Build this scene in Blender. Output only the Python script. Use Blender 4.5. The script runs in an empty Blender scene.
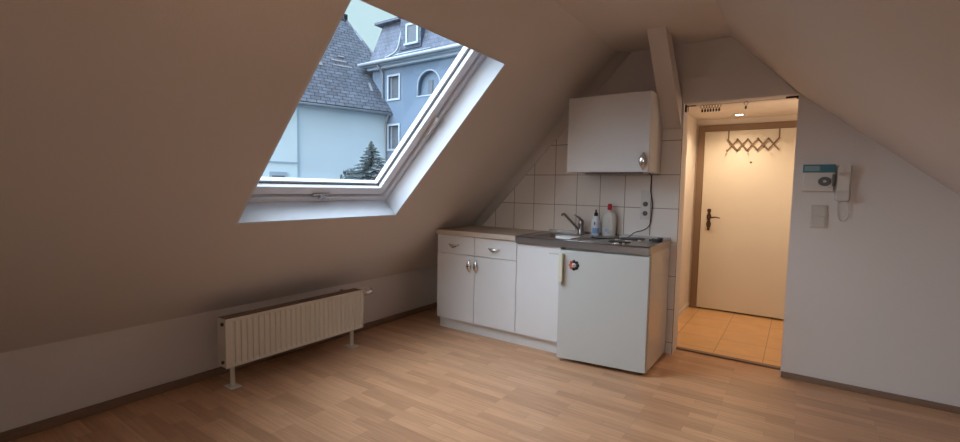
import bpy, bmesh, math, random
from mathutils import Vector, Matrix
random.seed(7)
sc = bpy.context.scene
COL = sc.collection

# ------------------------------------------------------------------ dimensions (metres); camera stands at x=0, y=0
D   = 3.702          # room face of the kitchen (back) wall
A   = -3.055         # left knee wall
KZ  = 0.432          # knee wall height
SL  = 0.8076         # pitch of the left roof slope
ZC  = 2.338          # flat ceiling
YR  = -2.3           # rear wall
XR  = 1.72           # right knee wall
WT  = 0.17           # back wall thickness
CS, SN = math.cos(SL), math.sin(SL)
XLC = A + (ZC-KZ)/math.tan(SL)     # left slope meets the ceiling
XRC = -0.452                       # right slope meets the ceiling

# ------------------------------------------------------------------ materials
def newmat(name):
    m = bpy.data.materials.new(name); m.use_nodes = True
    nt = m.node_tree; b = nt.nodes['Principled BSDF']
    return m, nt, b
def mat(name, col, rough=0.5, metal=0.0, bump=0.0, bscale=60, var=0.0, vscale=4, spec=None, coat=0.0, stretch=None, emit=None, estr=0):
    m, nt, b = newmat(name); N = nt.nodes; L = nt.links
    b.inputs['Base Color'].default_value = (*col, 1); b.inputs['Roughness'].default_value = rough
    b.inputs['Metallic'].default_value = metal
    if spec is not None: b.inputs['Specular IOR Level'].default_value = spec
    if coat: b.inputs['Coat Weight'].default_value = coat
    if emit: b.inputs['Emission Color'].default_value = (*emit, 1); b.inputs['Emission Strength'].default_value = estr
    tc = N.new('ShaderNodeTexCoord'); vec = tc.outputs['Object']
    if stretch:
        mp = N.new('ShaderNodeMapping'); mp.inputs['Scale'].default_value = stretch
        L.new(vec, mp.inputs['Vector']); vec = mp.outputs['Vector']
    nz = N.new('ShaderNodeTexNoise'); nz.inputs['Scale'].default_value = vscale; nz.inputs['Detail'].default_value = 3
    L.new(vec, nz.inputs['Vector'])
    v = max(var, 0.015)
    mx = N.new('ShaderNodeMix'); mx.data_type = 'RGBA'
    mx.inputs['A'].default_value = (*[c*(1-v) for c in col], 1); mx.inputs['B'].default_value = (*[min(1, c*(1+v)) for c in col], 1)
    L.new(nz.outputs['Fac'], mx.inputs['Factor']); L.new(mx.outputs['Result'], b.inputs['Base Color'])
    if bump:
        n2 = N.new('ShaderNodeTexNoise'); n2.inputs['Scale'].default_value = bscale; n2.inputs['Detail'].default_value = 2
        L.new(vec, n2.inputs['Vector'])
        bp = N.new('ShaderNodeBump'); bp.inputs['Strength'].default_value = bump; bp.inputs['Distance'].default_value = 0.002
        L.new(n2.outputs['Fac'], bp.inputs['Height']); L.new(bp.outputs['Normal'], b.inputs['Normal'])
    return m
def brickmat(name, c1, c2, cm, w, h, mortar, plane='XY', off=0.0, freq=2, origin=(0,0,0), rough=0.3, bump=0.2, grain=0.0, grainscale=(3,60,60), bias=0.0, coat=0.0):
    m, nt, b = newmat(name); N = nt.nodes; L = nt.links
    tc = N.new('ShaderNodeTexCoord'); mp = N.new('ShaderNodeMapping'); mp.vector_type = 'POINT'
    mp.inputs['Location'].default_value = [-o for o in origin]
    L.new(tc.outputs['Object'], mp.inputs['Vector'])
    vec = mp.outputs['Vector']
    if plane != 'XY':
        sp = N.new('ShaderNodeSeparateXYZ'); cb = N.new('ShaderNodeCombineXYZ'); L.new(vec, sp.inputs[0])
        L.new(sp.outputs[plane[0]], cb.inputs['X']); L.new(sp.outputs[plane[1]], cb.inputs['Y']); vec = cb.outputs[0]
    br = N.new('ShaderNodeTexBrick'); br.offset = off; br.offset_frequency = freq; br.squash = 1.0
    br.inputs['Scale'].default_value = 1; br.inputs['Brick Width'].default_value = w; br.inputs['Row Height'].default_value = h
    br.inputs['Mortar Size'].default_value = mortar; br.inputs['Mortar Smooth'].default_value = 0.1; br.inputs['Bias'].default_value = bias
    br.inputs['Color1'].default_value = (*c1, 1); br.inputs['Color2'].default_value = (*c2, 1); br.inputs['Mortar'].default_value = (*cm, 1)
    L.new(vec, br.inputs['Vector'])
    out = br.outputs['Color']
    if grain:
        mg = N.new('ShaderNodeMapping'); mg.inputs['Scale'].default_value = grainscale; L.new(vec, mg.inputs['Vector'])
        nz = N.new('ShaderNodeTexNoise'); nz.inputs['Scale'].default_value = 1; nz.inputs['Detail'].default_value = 5
        L.new(mg.outputs[0], nz.inputs['Vector'])
        rp = N.new('ShaderNodeMapRange'); rp.inputs['From Min'].default_value = .25; rp.inputs['From Max'].default_value = .75
        rp.inputs['To Min'].default_value = 1-grain; rp.inputs['To Max'].default_value = 1+grain
        L.new(nz.outputs['Fac'], rp.inputs['Value'])
        mx = N.new('ShaderNodeVectorMath'); mx.operation = 'SCALE'
        L.new(out, mx.inputs[0]); L.new(rp.outputs['Result'], mx.inputs['Scale']); out = mx.outputs[0]
    L.new(out, b.inputs['Base Color']); b.inputs['Roughness'].default_value = rough
    if coat: b.inputs['Coat Weight'].default_value = coat
    if bump:
        bp = N.new('ShaderNodeBump'); bp.inputs['Strength'].default_value = bump; bp.inputs['Distance'].default_value = 0.003; bp.invert = True
        L.new(br.outputs['Fac'], bp.inputs['Height']); L.new(bp.outputs['Normal'], b.inputs['Normal'])
    return m

M = {}
M['paint']   = mat('wall_paint', (.74,.69,.66), .9, bump=.35, bscale=90, var=.02, vscale=2.5)
M['ceil']    = mat('ceiling_paint', (.72,.665,.63), .92, bump=.3, bscale=80, var=.03, vscale=1.5)
M['hallpaint'] = mat('hall_paint', (.74,.66,.58), .85, bump=.25, bscale=80, var=.02)
M['floor']   = brickmat('beech_laminate', (.64,.36,.20), (.46,.245,.132), (.36,.19,.105), .36, .064, .0006, off=.37, freq=3, rough=.33, bump=.05, grain=.16, grainscale=(4,70,1), origin=(.05,.02,0), bias=-.15)
M['halltile']= brickmat('hall_floor_tile', (.74,.44,.20), (.80,.48,.22), (.42,.25,.13), .33, .33, .003, off=0, rough=.35, bump=.2, origin=(-.155,4.02,0), grain=.07, grainscale=(6,6,6))
M['skirt']   = mat('skirting_wood', (.235,.15,.10), .5, var=.2, vscale=20, stretch=(1,1,6))
M['tile']    = brickmat('glazed_wall_tile', (.82,.76,.71), (.79,.73,.68), (.30,.235,.19), .205, .258, .0028, plane='XZ', origin=(-.74,0,1.118), rough=.16, bump=.35)
M['white']   = mat('white_laminate', (.76,.76,.765), .38, bump=.06, bscale=30, var=.015, vscale=12)
M['whitecarc'] = mat('white_carcass', (.70,.69,.68), .45, var=.02)
M['worktop'] = mat('beige_worktop', (.60,.50,.41), .45, var=.07, vscale=70)
M['steel']   = mat('brushed_stainless', (.40,.375,.36), .33, metal=1, bump=.12, bscale=40, var=.08, vscale=8, stretch=(2,30,30))
M['chrome']  = mat('chrome', (.78,.77,.76), .2, metal=1)
M['tap']     = mat('tap_metal', (.34,.32,.31), .28, metal=1)
M['darkmetal'] = mat('hotplate_iron', (.035,.033,.032), .45, var=.2, vscale=30)
M['black']   = mat('black_plastic', (.015,.015,.016), .4)
M['fridge']  = mat('fridge_enamel', (.57,.59,.575), .28, bump=.05, bscale=25, var=.02)
M['fridgeside'] = mat('fridge_side_panel', (.66,.62,.57), .16, var=.02)
M['cream']   = mat('cream_plastic', (.70,.68,.52), .35)
M['gasket']  = mat('grey_gasket', (.25,.22,.20), .6)
M['rad']     = mat('radiator_enamel', (.72,.66,.56), .35, var=.02)
M['grille']  = mat('radiator_grille', (.26,.17,.12), .5, var=.1)
M['brass']   = mat('aged_brass', (.10,.05,.025), .35, metal=.6, var=.3, vscale=60)
M['pvc']     = mat('white_pvc', (.84,.86,.90), .3, var=.01)
M['pvcgrey'] = mat('grey_aluminium_track', (.50,.50,.52), .4, metal=.4)
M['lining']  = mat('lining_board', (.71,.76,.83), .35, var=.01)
M['seal']    = mat('rubber_seal', (.03,.032,.04), .5)
M['door']    = mat('door_cream', (.76,.69,.57), .45, var=.02)
M['doorframe'] = mat('door_frame_brown', (.24,.155,.10), .5, var=.06)
M['wood']    = mat('beech_lattice', (.20,.12,.07), .55, var=.15, vscale=25)
M['red']     = mat('red_cap', (.55,.015,.03), .35)
M['bottle']  = mat('clear_detergent', (.60,.58,.53), .2, var=.03)
M['bottlew'] = mat('soap_bottle', (.72,.76,.82), .2)
M['blue']    = mat('blue_label', (.25,.42,.70), .4, var=.1)
M['teal']    = mat('teal_display', (.02,.15,.21), .25)
M['tealpale']= mat('pale_teal_window', (.17,.30,.34), .25)
M['greyplastic'] = mat('grey_plastic', (.60,.58,.55), .4)
M['ivory']   = mat('ivory_plastic', (.66,.63,.59), .35)
M['switchgrey'] = mat('switch_plastic', (.58,.55,.50), .4)
M['dial']    = mat('dial_dark', (.10,.095,.09), .4)
M['socketin']= mat('socket_recess', (.10,.09,.085), .5)
M['labelpink'] = mat('label_red', (.60,.12,.08), .4)
M['wire']    = mat('clear_wire', (.55,.45,.35), .3)
# exterior
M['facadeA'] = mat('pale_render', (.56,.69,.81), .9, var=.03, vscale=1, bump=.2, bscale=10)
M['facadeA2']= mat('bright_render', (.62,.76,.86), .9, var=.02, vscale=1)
M['facadeB'] = mat('blue_grey_render', (.115,.172,.255), .9, var=.03, vscale=1, bump=.2, bscale=10)
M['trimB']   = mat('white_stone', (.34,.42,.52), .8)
M['roofA']   = brickmat('slate_roof_tile', (.095,.118,.16), (.060,.078,.112), (.012,.016,.026), .42, .21, .020, off=.5, rough=.9, bump=.8, grain=.3, grainscale=(3,3,3))
M['roofB']   = brickmat('mansard_slate', (.105,.13,.18), (.082,.102,.15), (.045,.055,.08), .25, .20, .012, plane='XZ', off=.5, rough=.85, bump=.5, grain=.3, grainscale=(2,2,2))
M['patch']   = mat('weathered_tile', (.20,.20,.22), .9)
M['zinc']    = mat('zinc_gutter', (.26,.30,.35), .6, metal=.2)
M['winglass']= mat('house_window_glass', (.10,.12,.15), .35, spec=.15)
M['needles'] = mat('spruce_needles', (.075,.105,.115), .9, var=.4, vscale=6)
M['bark']    = mat('bark', (.10,.075,.06), .9)
M['grass']   = mat('yard_ground', (.12,.13,.11), .95, var=.2, vscale=.5)

def glassmat():
    m = bpy.data.materials.new('window_glass'); m.use_nodes = True; nt = m.node_tree; N = nt.nodes; L = nt.links
    N.clear(); out = N.new('ShaderNodeOutputMaterial')
    tr = N.new('ShaderNodeBsdfTransparent'); tr.inputs['Color'].default_value = (.95,.985,1.0,1)
    gl = N.new('ShaderNodeBsdfGlossy'); gl.inputs['Roughness'].default_value = .02
    lw = N.new('ShaderNodeLayerWeight'); pw = N.new('ShaderNodeMath'); pw.operation = 'POWER'; pw.inputs[1].default_value = 4
    L.new(lw.outputs['Facing'], pw.inputs[0]); fr = N.new('ShaderNodeMapRange'); fr.inputs['To Min'].default_value = .03; fr.inputs['To Max'].default_value = .6
    L.new(pw.outputs[0], fr.inputs['Value'])
    mx = N.new('ShaderNodeMixShader'); L.new(fr.outputs[0], mx.inputs[0]); L.new(tr.outputs[0], mx.inputs[1]); L.new(gl.outputs[0], mx.inputs[2])
    L.new(mx.outputs[0], out.inputs['Surface']); return m
M['glass'] = glassmat()
def lampmat(name, col, s):
    m = bpy.data.materials.new(name); m.use_nodes = True; b = m.node_tree.nodes['Principled BSDF']
    b.inputs['Base Color'].default_value = (.9,.9,.9,1); b.inputs['Emission Color'].default_value = (*col, 1); b.inputs['Emission Strength'].default_value = s
    return m
M['spot'] = lampmat('lamp_glow', (1,.86,.62), 14)

# ------------------------------------------------------------------ mesh helpers
class MB:
    def __init__(s): s.bm = bmesh.new()
    def _add(s, verts, faces, mtx=None):
        vs = [s.bm.verts.new(mtx @ Vector(v) if mtx else Vector(v)) for v in verts]
        fs = []
        for f in faces:
            try: fs.append(s.bm.faces.new([vs[i] for i in f]))
            except ValueError: pass
        return vs, fs
    def box(s, lo, hi, bev=0.0, mtx=None, seg=2):
        x0,y0,z0 = lo; x1,y1,z1 = hi
        t = bmesh.new()
        vs = [t.verts.new(v) for v in ((x0,y0,z0),(x1,y0,z0),(x1,y1,z0),(x0,y1,z0),(x0,y0,z1),(x1,y0,z1),(x1,y1,z1),(x0,y1,z1))]
        for f in ((3,2,1,0),(4,5,6,7),(0,1,5,4),(1,2,6,5),(2,3,7,6),(3,0,4,7)): t.faces.new([vs[i] for i in f])
        if bev:
            bev = min(bev, .45*min(abs(x1-x0),abs(y1-y0),abs(z1-z0)))
            bmesh.ops.bevel(t, geom=t.edges[:], offset=bev, segments=seg, affect='EDGES', profile=.5)
        s._merge(t, mtx); return s
    def _merge(s, t, mtx=None):
        t.verts.index_update(); mp = [s.bm.verts.new(mtx @ v.co if mtx else v.co) for v in t.verts]
        for f in t.faces:
            nf = s.bm.faces.new([mp[v.index] for v in f.verts]); nf.smooth = f.smooth
        t.free()
    def prism(s, poly, d0, d1, axis='Y', mtx=None, bev=0):
        # poly: list of 2-D points; extruded along axis from d0 to d1
        t = bmesh.new()
        def P(a, b, d):
            return {'Y': (a,d,b), 'X': (d,a,b), 'Z': (a,b,d)}[axis]
        lo = [t.verts.new(P(a,b,d0)) for a,b in poly]; hi = [t.verts.new(P(a,b,d1)) for a,b in poly]
        n = len(poly); t.faces.new(lo); t.faces.new(hi[::-1])
        for i in range(n): t.faces.new([lo[i], hi[i], hi[(i+1)%n], lo[(i+1)%n]])
        bmesh.ops.recalc_face_normals(t, faces=t.faces[:])
        if bev: bmesh.ops.bevel(t, geom=t.edges[:], offset=bev, segments=2, affect='EDGES')
        s._merge(t, mtx); return s
    def tube(s, pts, r, seg=10, closed=False, cap=True):
        pts = [Vector(p) for p in pts]; n = len(pts); rings = []
        rr = r if isinstance(r, (list, tuple)) else [r]*n
        up = None
        for i, p in enumerate(pts):
            a = pts[(i-1) % n] if (i > 0 or closed) else p; b = pts[(i+1) % n] if (i < n-1 or closed) else p
            d = (b-a).normalized()
            if up is None: up = Vector((0,0,1)) if abs(d.z) < .9 else Vector((1,0,0))
            u = d.cross(up).normalized(); w = u.cross(d).normalized(); up = w
            rings.append([s.bm.verts.new(p + rr[i]*(math.cos(2*math.pi*k/seg)*u + math.sin(2*math.pi*k/seg)*w)) for k in range(seg)])
        m = n if closed else n-1
        for i in range(m):
            r0, r1 = rings[i], rings[(i+1) % n]
            for k in range(seg):
                f = s.bm.faces.new([r0[k], r0[(k+1)%seg], r1[(k+1)%seg], r1[k]]); f.smooth = True
        if cap and not closed:
            s.bm.faces.new(rings[0][::-1]); s.bm.faces.new(rings[-1])
        return s
    def lathe(s, prof, c=(0,0,0), axis='Z', seg=28, mtx=None, sy=1.0):
        # prof: list of (radius, height)
        t = bmesh.new(); rings = []
        for r, h in prof:
            ring = []
            for k in range(seg):
                a = 2*math.pi*k/seg; x, y = r*math.cos(a), r*math.sin(a)*sy
                v = {'Z': (x,y,h), 'Y': (x,h,y), 'X': (h,x,y)}[axis]
                ring.append(t.verts.new(Vector(v)+Vector(c)))
            rings.append(ring)
        for i in range(len(rings)-1):
            for k in range(seg):
                f = t.faces.new([rings[i][k], rings[i][(k+1)%seg], rings[i+1][(k+1)%seg], rings[i+1][k]]); f.smooth = True
        t.faces.new(rings[0][::-1]); t.faces.new(rings[-1])
        bmesh.ops.recalc_face_normals(t, faces=t.faces[:])
        s._merge(t, mtx); return s
    def build(s, name, m, parent=None, kind=None, recalc=True):
        if recalc: bmesh.ops.recalc_face_normals(s.bm, faces=s.bm.faces[:])
        me = bpy.data.meshes.new(name); s.bm.to_mesh(me); s.bm.free()
        o = bpy.data.objects.new(name, me); COL.objects.link(o); me.materials.append(m)
        if parent is not None:
            o.parent = parent; o.matrix_parent_inverse = WORLD_INV.get(parent.name, Matrix())
            if parent.name in WORLD_INV: WORLD_INV[o.name] = WORLD_INV[parent.name] if o.name not in WORLD_INV else WORLD_INV[o.name]
            # children of a part sit in world coordinates as well
            WORLD_INV[o.name] = Matrix()
        else: WORLD_INV[o.name] = Matrix()
        if kind: o['kind'] = kind
        return o
WORLD_INV = {}
def thing(name, label, cat, loc, group=None):
    o = bpy.data.objects.new(name, None); COL.objects.link(o); o.location = loc; o.empty_display_size = .1
    o['label'] = label; o['category'] = cat
    if group: o['group'] = group
    WORLD_INV[o.name] = Matrix.Translation(Vector(loc)).inverted()      # parts are modelled in room coordinates
    return o
def tag(o, label, cat, group=None):
    o['label'] = label; o['category'] = cat
    if group: o['group'] = group
    return o
def struct(o): o['kind'] = 'structure'; return o
def slp(y, s, n=0):   # point on the left roof slope: s along the slope from the knee wall top, n out into the roof
    return (A + s*CS - n*SN, y, KZ + s*SN + n*CS)

# ------------------------------------------------------------------ room shell
m = MB(); m.box((A-.3, YR-.3, -.2), (XR+.3, D+.001, 0)); m.box((-.739, D, -.2), (-.039, D+WT, -.004)); struct(m.build('floor', M['floor']))
# knee walls
struct(MB().box((A-.25, YR-.2, -.1), (A, D+.15, KZ+.02)).build('wall_left', M['paint']))
XB, ZB = -.027, 1.900                                   # where the right slope bends
ZR = ZB - (XR-XB)*.826
struct(MB().box((XR, YR-.2, -.1), (XR+.25, D+.15, ZR+.02)).build('wall_right', M['paint']))
# back wall (gable with the hall opening)
def gable(xl, xr, z0=-.1):
    e = .03
    return [(A-.05, z0), (xr, z0)]
OX0, OX1, OZ = -.739, -.039, 1.900
m = MB()
zs = lambda x: KZ + (x-A)*math.tan(SL)
m.prism([(A-.2,-.1),(OX0,-.1),(OX0,ZC+.1),(XLC,ZC+.1),(A-.2,KZ-.2+.15)], D, D+WT)
m.prism([(OX0,OZ),(OX1,OZ),(OX1,ZC+.1),(OX0,ZC+.1)], D, D+WT)
m.prism([(OX1,-.1),(XR+.2,-.1),(XR+.2,ZR+.2),(XB+.1,ZB+.2),(OX1,ZC+.1)], D, D+WT)
struct(m.build('wall_back', M['paint']))
# slightly proud plaster band over the opening
m = MB(); m.prism([(-.765,1.902),(-.045,1.902),(-.203,2.085),(-.765,2.085)], D-.012, D+.002); struct(m.build('trim_1', M['paint']))
# left slope: frame around the skylight opening
WY0, WY1, WS0, WS1 = 1.270, 2.470, .829, 2.195
WST = WS1 + .11      # the lining flares upwards to the head of the window frame
def slab_hole():
    m = MB(); y0, y1, s0, s1 = YR-.2, D+.15, -.25, (ZC-KZ)/SN + .25
    T = .30
    out = [(y0,s0),(y1,s0),(y1,s1),(y0,s1)]; inn = [(WY0,WS0),(WY1,WS0),(WY1,WS1),(WY0,WS1)]
    f = MB(); bm = f.bm
    O0 = [bm.verts.new(slp(y,s,0)) for y,s in out]; I0 = [bm.verts.new(slp(y,s,0)) for y,s in inn]
    O1 = [bm.verts.new(slp(y,s,T)) for y,s in out]; I1 = [bm.verts.new(slp(y,s if s < 2 else s+.206,T)) for y,s in inn]
    for i in range(4):
        j = (i+1)%4
        bm.faces.new([O0[i],O0[j],I0[j],I0[i]]); bm.faces.new([O1[i],I1[i],I1[j],O1[j]])
        bm.faces.new([O0[i],O1[i],O1[j],O0[j]]); bm.faces.new([I0[i],I0[j],I1[j],I1[i]])
    return f
slope = struct(slab_hole().build('ceiling_left', M['ceil']))
# flat part and right slope
m = MB()
m.prism([(XLC-.02,ZC),(XRC,ZC),(XRC+.12,ZC+.3),(XLC-.1,ZC+.3)], YR-.2, D+.15)
struct(m.build('ceiling', M['ceil']))
# right slope with its soft bend
m = MB(); pr = [(XRC,ZC)]
bend = [(-.10, 1.975), (-.05,1.923), (0.0,1.877), (.06,1.826)]
pr += bend; pr += [(XR+.1, ZB-(XR+.1-XB)*.826)]
top = [(x+.15, z+.22) for x,z in pr][::-1]
m.prism(pr+top, YR-.2, D+.15)
struct(m.build('ceiling_right', M['ceil']))
# rear wall behind the camera; its window is added to let in fill
m = MB()
RX0, RX1, RZ0, RZ1 = -1.55, -.15, .95, 2.0
m.prism([(A-.2,-.1),(RX0,-.1),(RX0,ZC+.1),(XLC,ZC+.1),(A-.2,KZ)], YR-.2, YR)
m.prism([(RX0,-.1),(RX1,-.1),(RX1,RZ0),(RX0,RZ0)], YR-.2, YR)
m.prism([(RX0,RZ1),(RX1,RZ1),(RX1,ZC+.1),(RX0,ZC+.1)], YR-.2, YR)
m.prism([(RX1,-.1),(XR+.2,-.1),(XR+.2,ZR+.2),(XB+.1,ZB+.2),(XRC+.1,ZC+.1),(RX1,ZC+.1)], YR-.2, YR)
struct(m.build('wall_rear', M['paint']))
w = MB()
for lo, hi in (((RX0,YR-.14,RZ0),(RX1,YR-.07,RZ0+.07)), ((RX0,YR-.14,RZ1-.07),(RX1,YR-.07,RZ1)), ((RX0,YR-.14,RZ0),(RX0+.07,YR-.07,RZ1)), ((RX1-.07,YR-.14,RZ0),(RX1,YR-.07,RZ1))): w.box(lo, hi, .006)
w2 = struct(w.build('fill_window', M['pvc']))
MB().box((RX0+.06,YR-.112,RZ0+.06),(RX1-.06,YR-.108,RZ1-.06)).build('pane', M['glass'], w2)

# baseboards
def skirt(name, pts):
    m = MB()
    for lo, hi in pts: m.box(lo, hi, .004)
    return struct(m.build(name, M['skirt']))
skirt('baseboard_left', [((A, YR, 0), (A+.016, D-.005, .052))])
skirt('baseboard_back', [((OX1+.004, D-.016, 0), (XR, D, .040))])
skirt('baseboard_right', [((XR-.016, YR, 0), (XR, D-.02, .05))])
# tiled splashback
m = MB(); zt = 1.715; e = .012
m.prism([(-2.66,0.0),(OX0,0.0),(OX0,zt),(A+(zt-KZ)/math.tan(SL)-.004,zt),(-2.66,zs(-2.66)-.004)], D-.008, D+.001)
struct(m.build('trim_2', M['tile']))
# plaster cove between the slope and the gable
m = MB(); bm = m.bm; n = 14; R_ = .066; rows = []
for t in range(2):
    s0_ = .60 if t == 0 else (ZC-KZ)/SN + .075
    row = []
    for k in range(n):
        a = math.pi/2*k/(n-1)
        # distance from wall (towards the room) and below the slope
        dw, dn = R_*(1-math.cos(a)), R_*(1-math.sin(a))
        if k == 0: dw = 0.0005
        if k == n-1: dn = 0.0005
        row.append(bm.verts.new(slp(D-.0085-dw, s0_, -dn)))
    row.append(bm.verts.new(slp(D+.01, s0_, .02))); rows.append(row)
for k in range(n):
    f = bm.faces.new([rows[0][k],rows[0][(k+1)],rows[1][(k+1)],rows[1][k]]); f.smooth = k < n-1
bm.faces.new([rows[0][0],rows[0][n],rows[1][n],rows[1][0]]); bm.faces.new(rows[0]); bm.faces.new(rows[1][::-1])
struct(m.build('trim_5', M['ceil']))
# diagonal boxed brace from the tile top up to the ceiling
m = MB(); lo_, hi_ = [], []
for y_, z_, dx in ((D-.0095,1.722,0),(D-.0095,1.925,0),(3.385,ZC+.015,-1),(3.232,ZC+.015,-1)):
    lo_.append((-.8815+.026*dx, y_, z_)); hi_.append((-.752+.036*dx, y_, z_))
m._add(lo_+hi_, [(0,1,2,3),(7,6,5,4),(0,4,5,1),(1,5,6,2),(2,6,7,3),(3,7,4,0)])
struct(m.build('trim_3', M['ceil']))

# ------------------------------------------------------------------ roof window in the left slope
win = thing('window_1', 'tilted roof window', 'window', slp(WY0, WS0)); del win['label']; del win['category']; win['kind'] = 'structure'
def slopebox(m, y0, y1, s0, s1, n0, n1, bev=0.0):
    R = Matrix(((0, CS, -SN, A), (1, 0, 0, 0), (0, SN, CS, KZ), (0,0,0,1)))
    m.box((y0,s0,n0), (y1,s1,n1), bev, R); return m
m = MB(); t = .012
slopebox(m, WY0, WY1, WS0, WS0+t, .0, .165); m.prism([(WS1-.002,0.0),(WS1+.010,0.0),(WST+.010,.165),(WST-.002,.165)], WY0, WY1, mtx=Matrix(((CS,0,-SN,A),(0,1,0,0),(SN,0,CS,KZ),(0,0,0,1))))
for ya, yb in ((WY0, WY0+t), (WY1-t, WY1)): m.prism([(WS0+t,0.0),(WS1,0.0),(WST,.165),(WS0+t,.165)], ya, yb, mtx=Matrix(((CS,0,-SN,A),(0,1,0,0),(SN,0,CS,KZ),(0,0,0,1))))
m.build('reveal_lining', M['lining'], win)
m = MB(); a, b = .012, .050   # fixed frame
slopebox(m, WY0+a, WY1-a, WS0+a, WS0+b, .150, .27, .003); slopebox(m, WY0+a, WY1-a, WST-b, WST-a, .150, .27, .003)
slopebox(m, WY0+a, WY0+b, WS0+b, WST-b, .150, .27, .003); slopebox(m, WY1-b, WY1-a, WS0+b, WST-b, .150, .27, .003)
m.build('window_frame', M['pvc'], win)
m = MB(); a, b = .050, .062   # dark running gap between frame and sash
for q in ((WY0+a, WY1-a, WS0+a, WS0+b), (WY0+a, WY1-a, WST-b, WST-a), (WY0+a, WY0+b, WS0+b, WST-b), (WY1-b, WY1-a, WS0+b, WST-b)):
    slopebox(m, *q, .185, .26)
m.build('track', M['pvcgrey'], win)
m = MB(); a, b = .062, .124   # sash
slopebox(m, WY0+a, WY1-a, WS0+a, WS0+b, .165, .25, .004); slopebox(m, WY0+a, WY1-a, WST-b, WST-a, .165, .25, .004)
slopebox(m, WY0+a, WY0+b, WS0+b, WST-b, .165, .25, .004); slopebox(m, WY1-b, WY1-a, WS0+b, WST-b, .165, .25, .004)
sash = m.build('sash', M['pvc'], win)
m = MB(); a, b = .124, .131
slopebox(m, WY0+a, WY1-a, WS0+a, WS0+b, .196, .212); slopebox(m, WY0+a, WY1-a, WST-b, WST-a, .196, .212)
slopebox(m, WY0+a, WY0+b, WS0+b, WST-b, .196, .212); slopebox(m, WY1-b, WY1-a, WS0+b, WST-b, .196, .212)
m.build('glazing_seal', M['seal'], sash)
m = MB(); slopebox(m, WY0+.118, WY1-.118, WS0+.118, WST-.118, .212, .218); m.build('pane', M['glass'], sash)
m = MB(); slopebox(m, 1.800, 1.930, WS0+.060, WS0+.078, .150, .168, .004); slopebox(m, 1.845, 1.885, WS0+.040, WS0+.075, .132, .155, .006)
m.tube([slp(1.865, WS0+.056, .150), slp(1.865, WS0+.055, .136), slp(1.88, WS0+.052, .132), slp(1.915, WS0+.052, .132)], .006)
m.build('handle', M['pvcgrey'], win)
m = MB(); slopebox(m, WY1-.068, WY1-.048, 1.45, 1.62, .140, .165, .004); slopebox(m, WY1-.078, WY1-.060, 1.60, 1.64, .130, .165, .004)
m.build('side_stay', M['chrome'], win)
slopebox(MB(), WY0-.001, WY1+.001, WS0-.001, WS0, 0, 0.001).bm.free()

# ------------------------------------------------------------------ hall beyond the opening
HY = 5.376; HX0 = -.935; HX1 = .35; HZ = 2.005; HY0 = D+WT
struct(MB().box((HX0-.2, HY0, -.15), (HX1+.2, HY+.15, -.004)).build('floor_hall', M['halltile']))
struct(MB().box((HX0-.15, HY0, -.1), (HX0, HY+.1, HZ+.1)).build('wall_hall_left', M['hallpaint']))
struct(MB().box((HX1, HY0, -.1), (HX1+.15, HY+.1, HZ+.1)).build('wall_hall_right', M['hallpaint']))
m = MB(); DX0, DX1 = -.917, .066
m.box((HX0-.1, HY, -.1), (DX0, HY+.15, HZ+.1)); m.box((DX1, HY, -.1), (HX1+.1, HY+.15, HZ+.1)); m.box((DX0, HY, 1.945), (DX1, HY+.15, HZ+.1))
m.box((DX0,HY+.12,-.1),(DX1,HY+.15,1.95))
struct(m.build('wall_hall_back', M['hallpaint']))
struct(MB().box((HX0-.15, HY0, HZ), (HX1+.15, HY+.15, HZ+.12)).build('ceiling_hall', M['hallpaint']))
m = MB(); m.box((OX0-.01, HY0-.030, -.004), (OX1+.01, HY0+.012, .010), .003); struct(m.build('trim_4', M['skirt']))
m = MB(); m.box((HX0, HY0, -.004), (HX0+.012, HY, .045), .003); struct(m.build('baseboard_hall', M['hallpaint']))
d1 = thing('door_1', '', '', (-.85, HY, 0)); del d1['label']; del d1['category']; d1['kind'] = 'structure'
m = MB(); m.box((-.917,HY-.016,0),(-.853,HY+.10,1.945),.003); m.box((.002,HY-.016,0),(.066,HY+.10,1.945),.003); m.box((-.853,HY-.016,1.885),(.002,HY+.10,1.945),.003)
m.build('door_frame', M['doorframe'], d1)
leaf = MB().box((-.850,HY-.010,.012),(-.001,HY+.03,1.882),.003).build('door_leaf', M['door'], d1)
m = MB()   # long shaped handle plate
prof = [(.010,1.075),(.017,1.066),(.019,1.050),(.011,1.034),(.015,1.020),(.022,1.000),(.020,.975),(.012,.955),(.018,.935),(.023,.915),(.020,.890),(.012,.870),(.014,.855),(.006,.845)]
poly = [(-.772-r,z) for r,z in prof] + [(-.772+r,z) for r,z in prof[::-1]]
m.prism(poly, HY-.018, HY-.009)
plate = m.build('handle_plate', M['brass'], d1)
m = MB(); m.tube([(-.772,HY-.015,.985),(-.772,HY-.055,.985),(-.755,HY-.063,.985),(-.700,HY-.063,.990),(-.662,HY-.058,.983)], [.009,.009,.009,.007,.005]); m.build('door_handle', M['brass'], plate)
MB().lathe([(.004,-.012),(.004,.012)], (-.772,HY-.018,.905), 'Y', 10).build('key_cylinder', M['seal'], plate)
MB().lathe([(.009,-.006),(.009,.002)], (-.418,HY-.011,1.555), 'Y', 14).build('peephole', M['brass'], d1)
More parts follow.
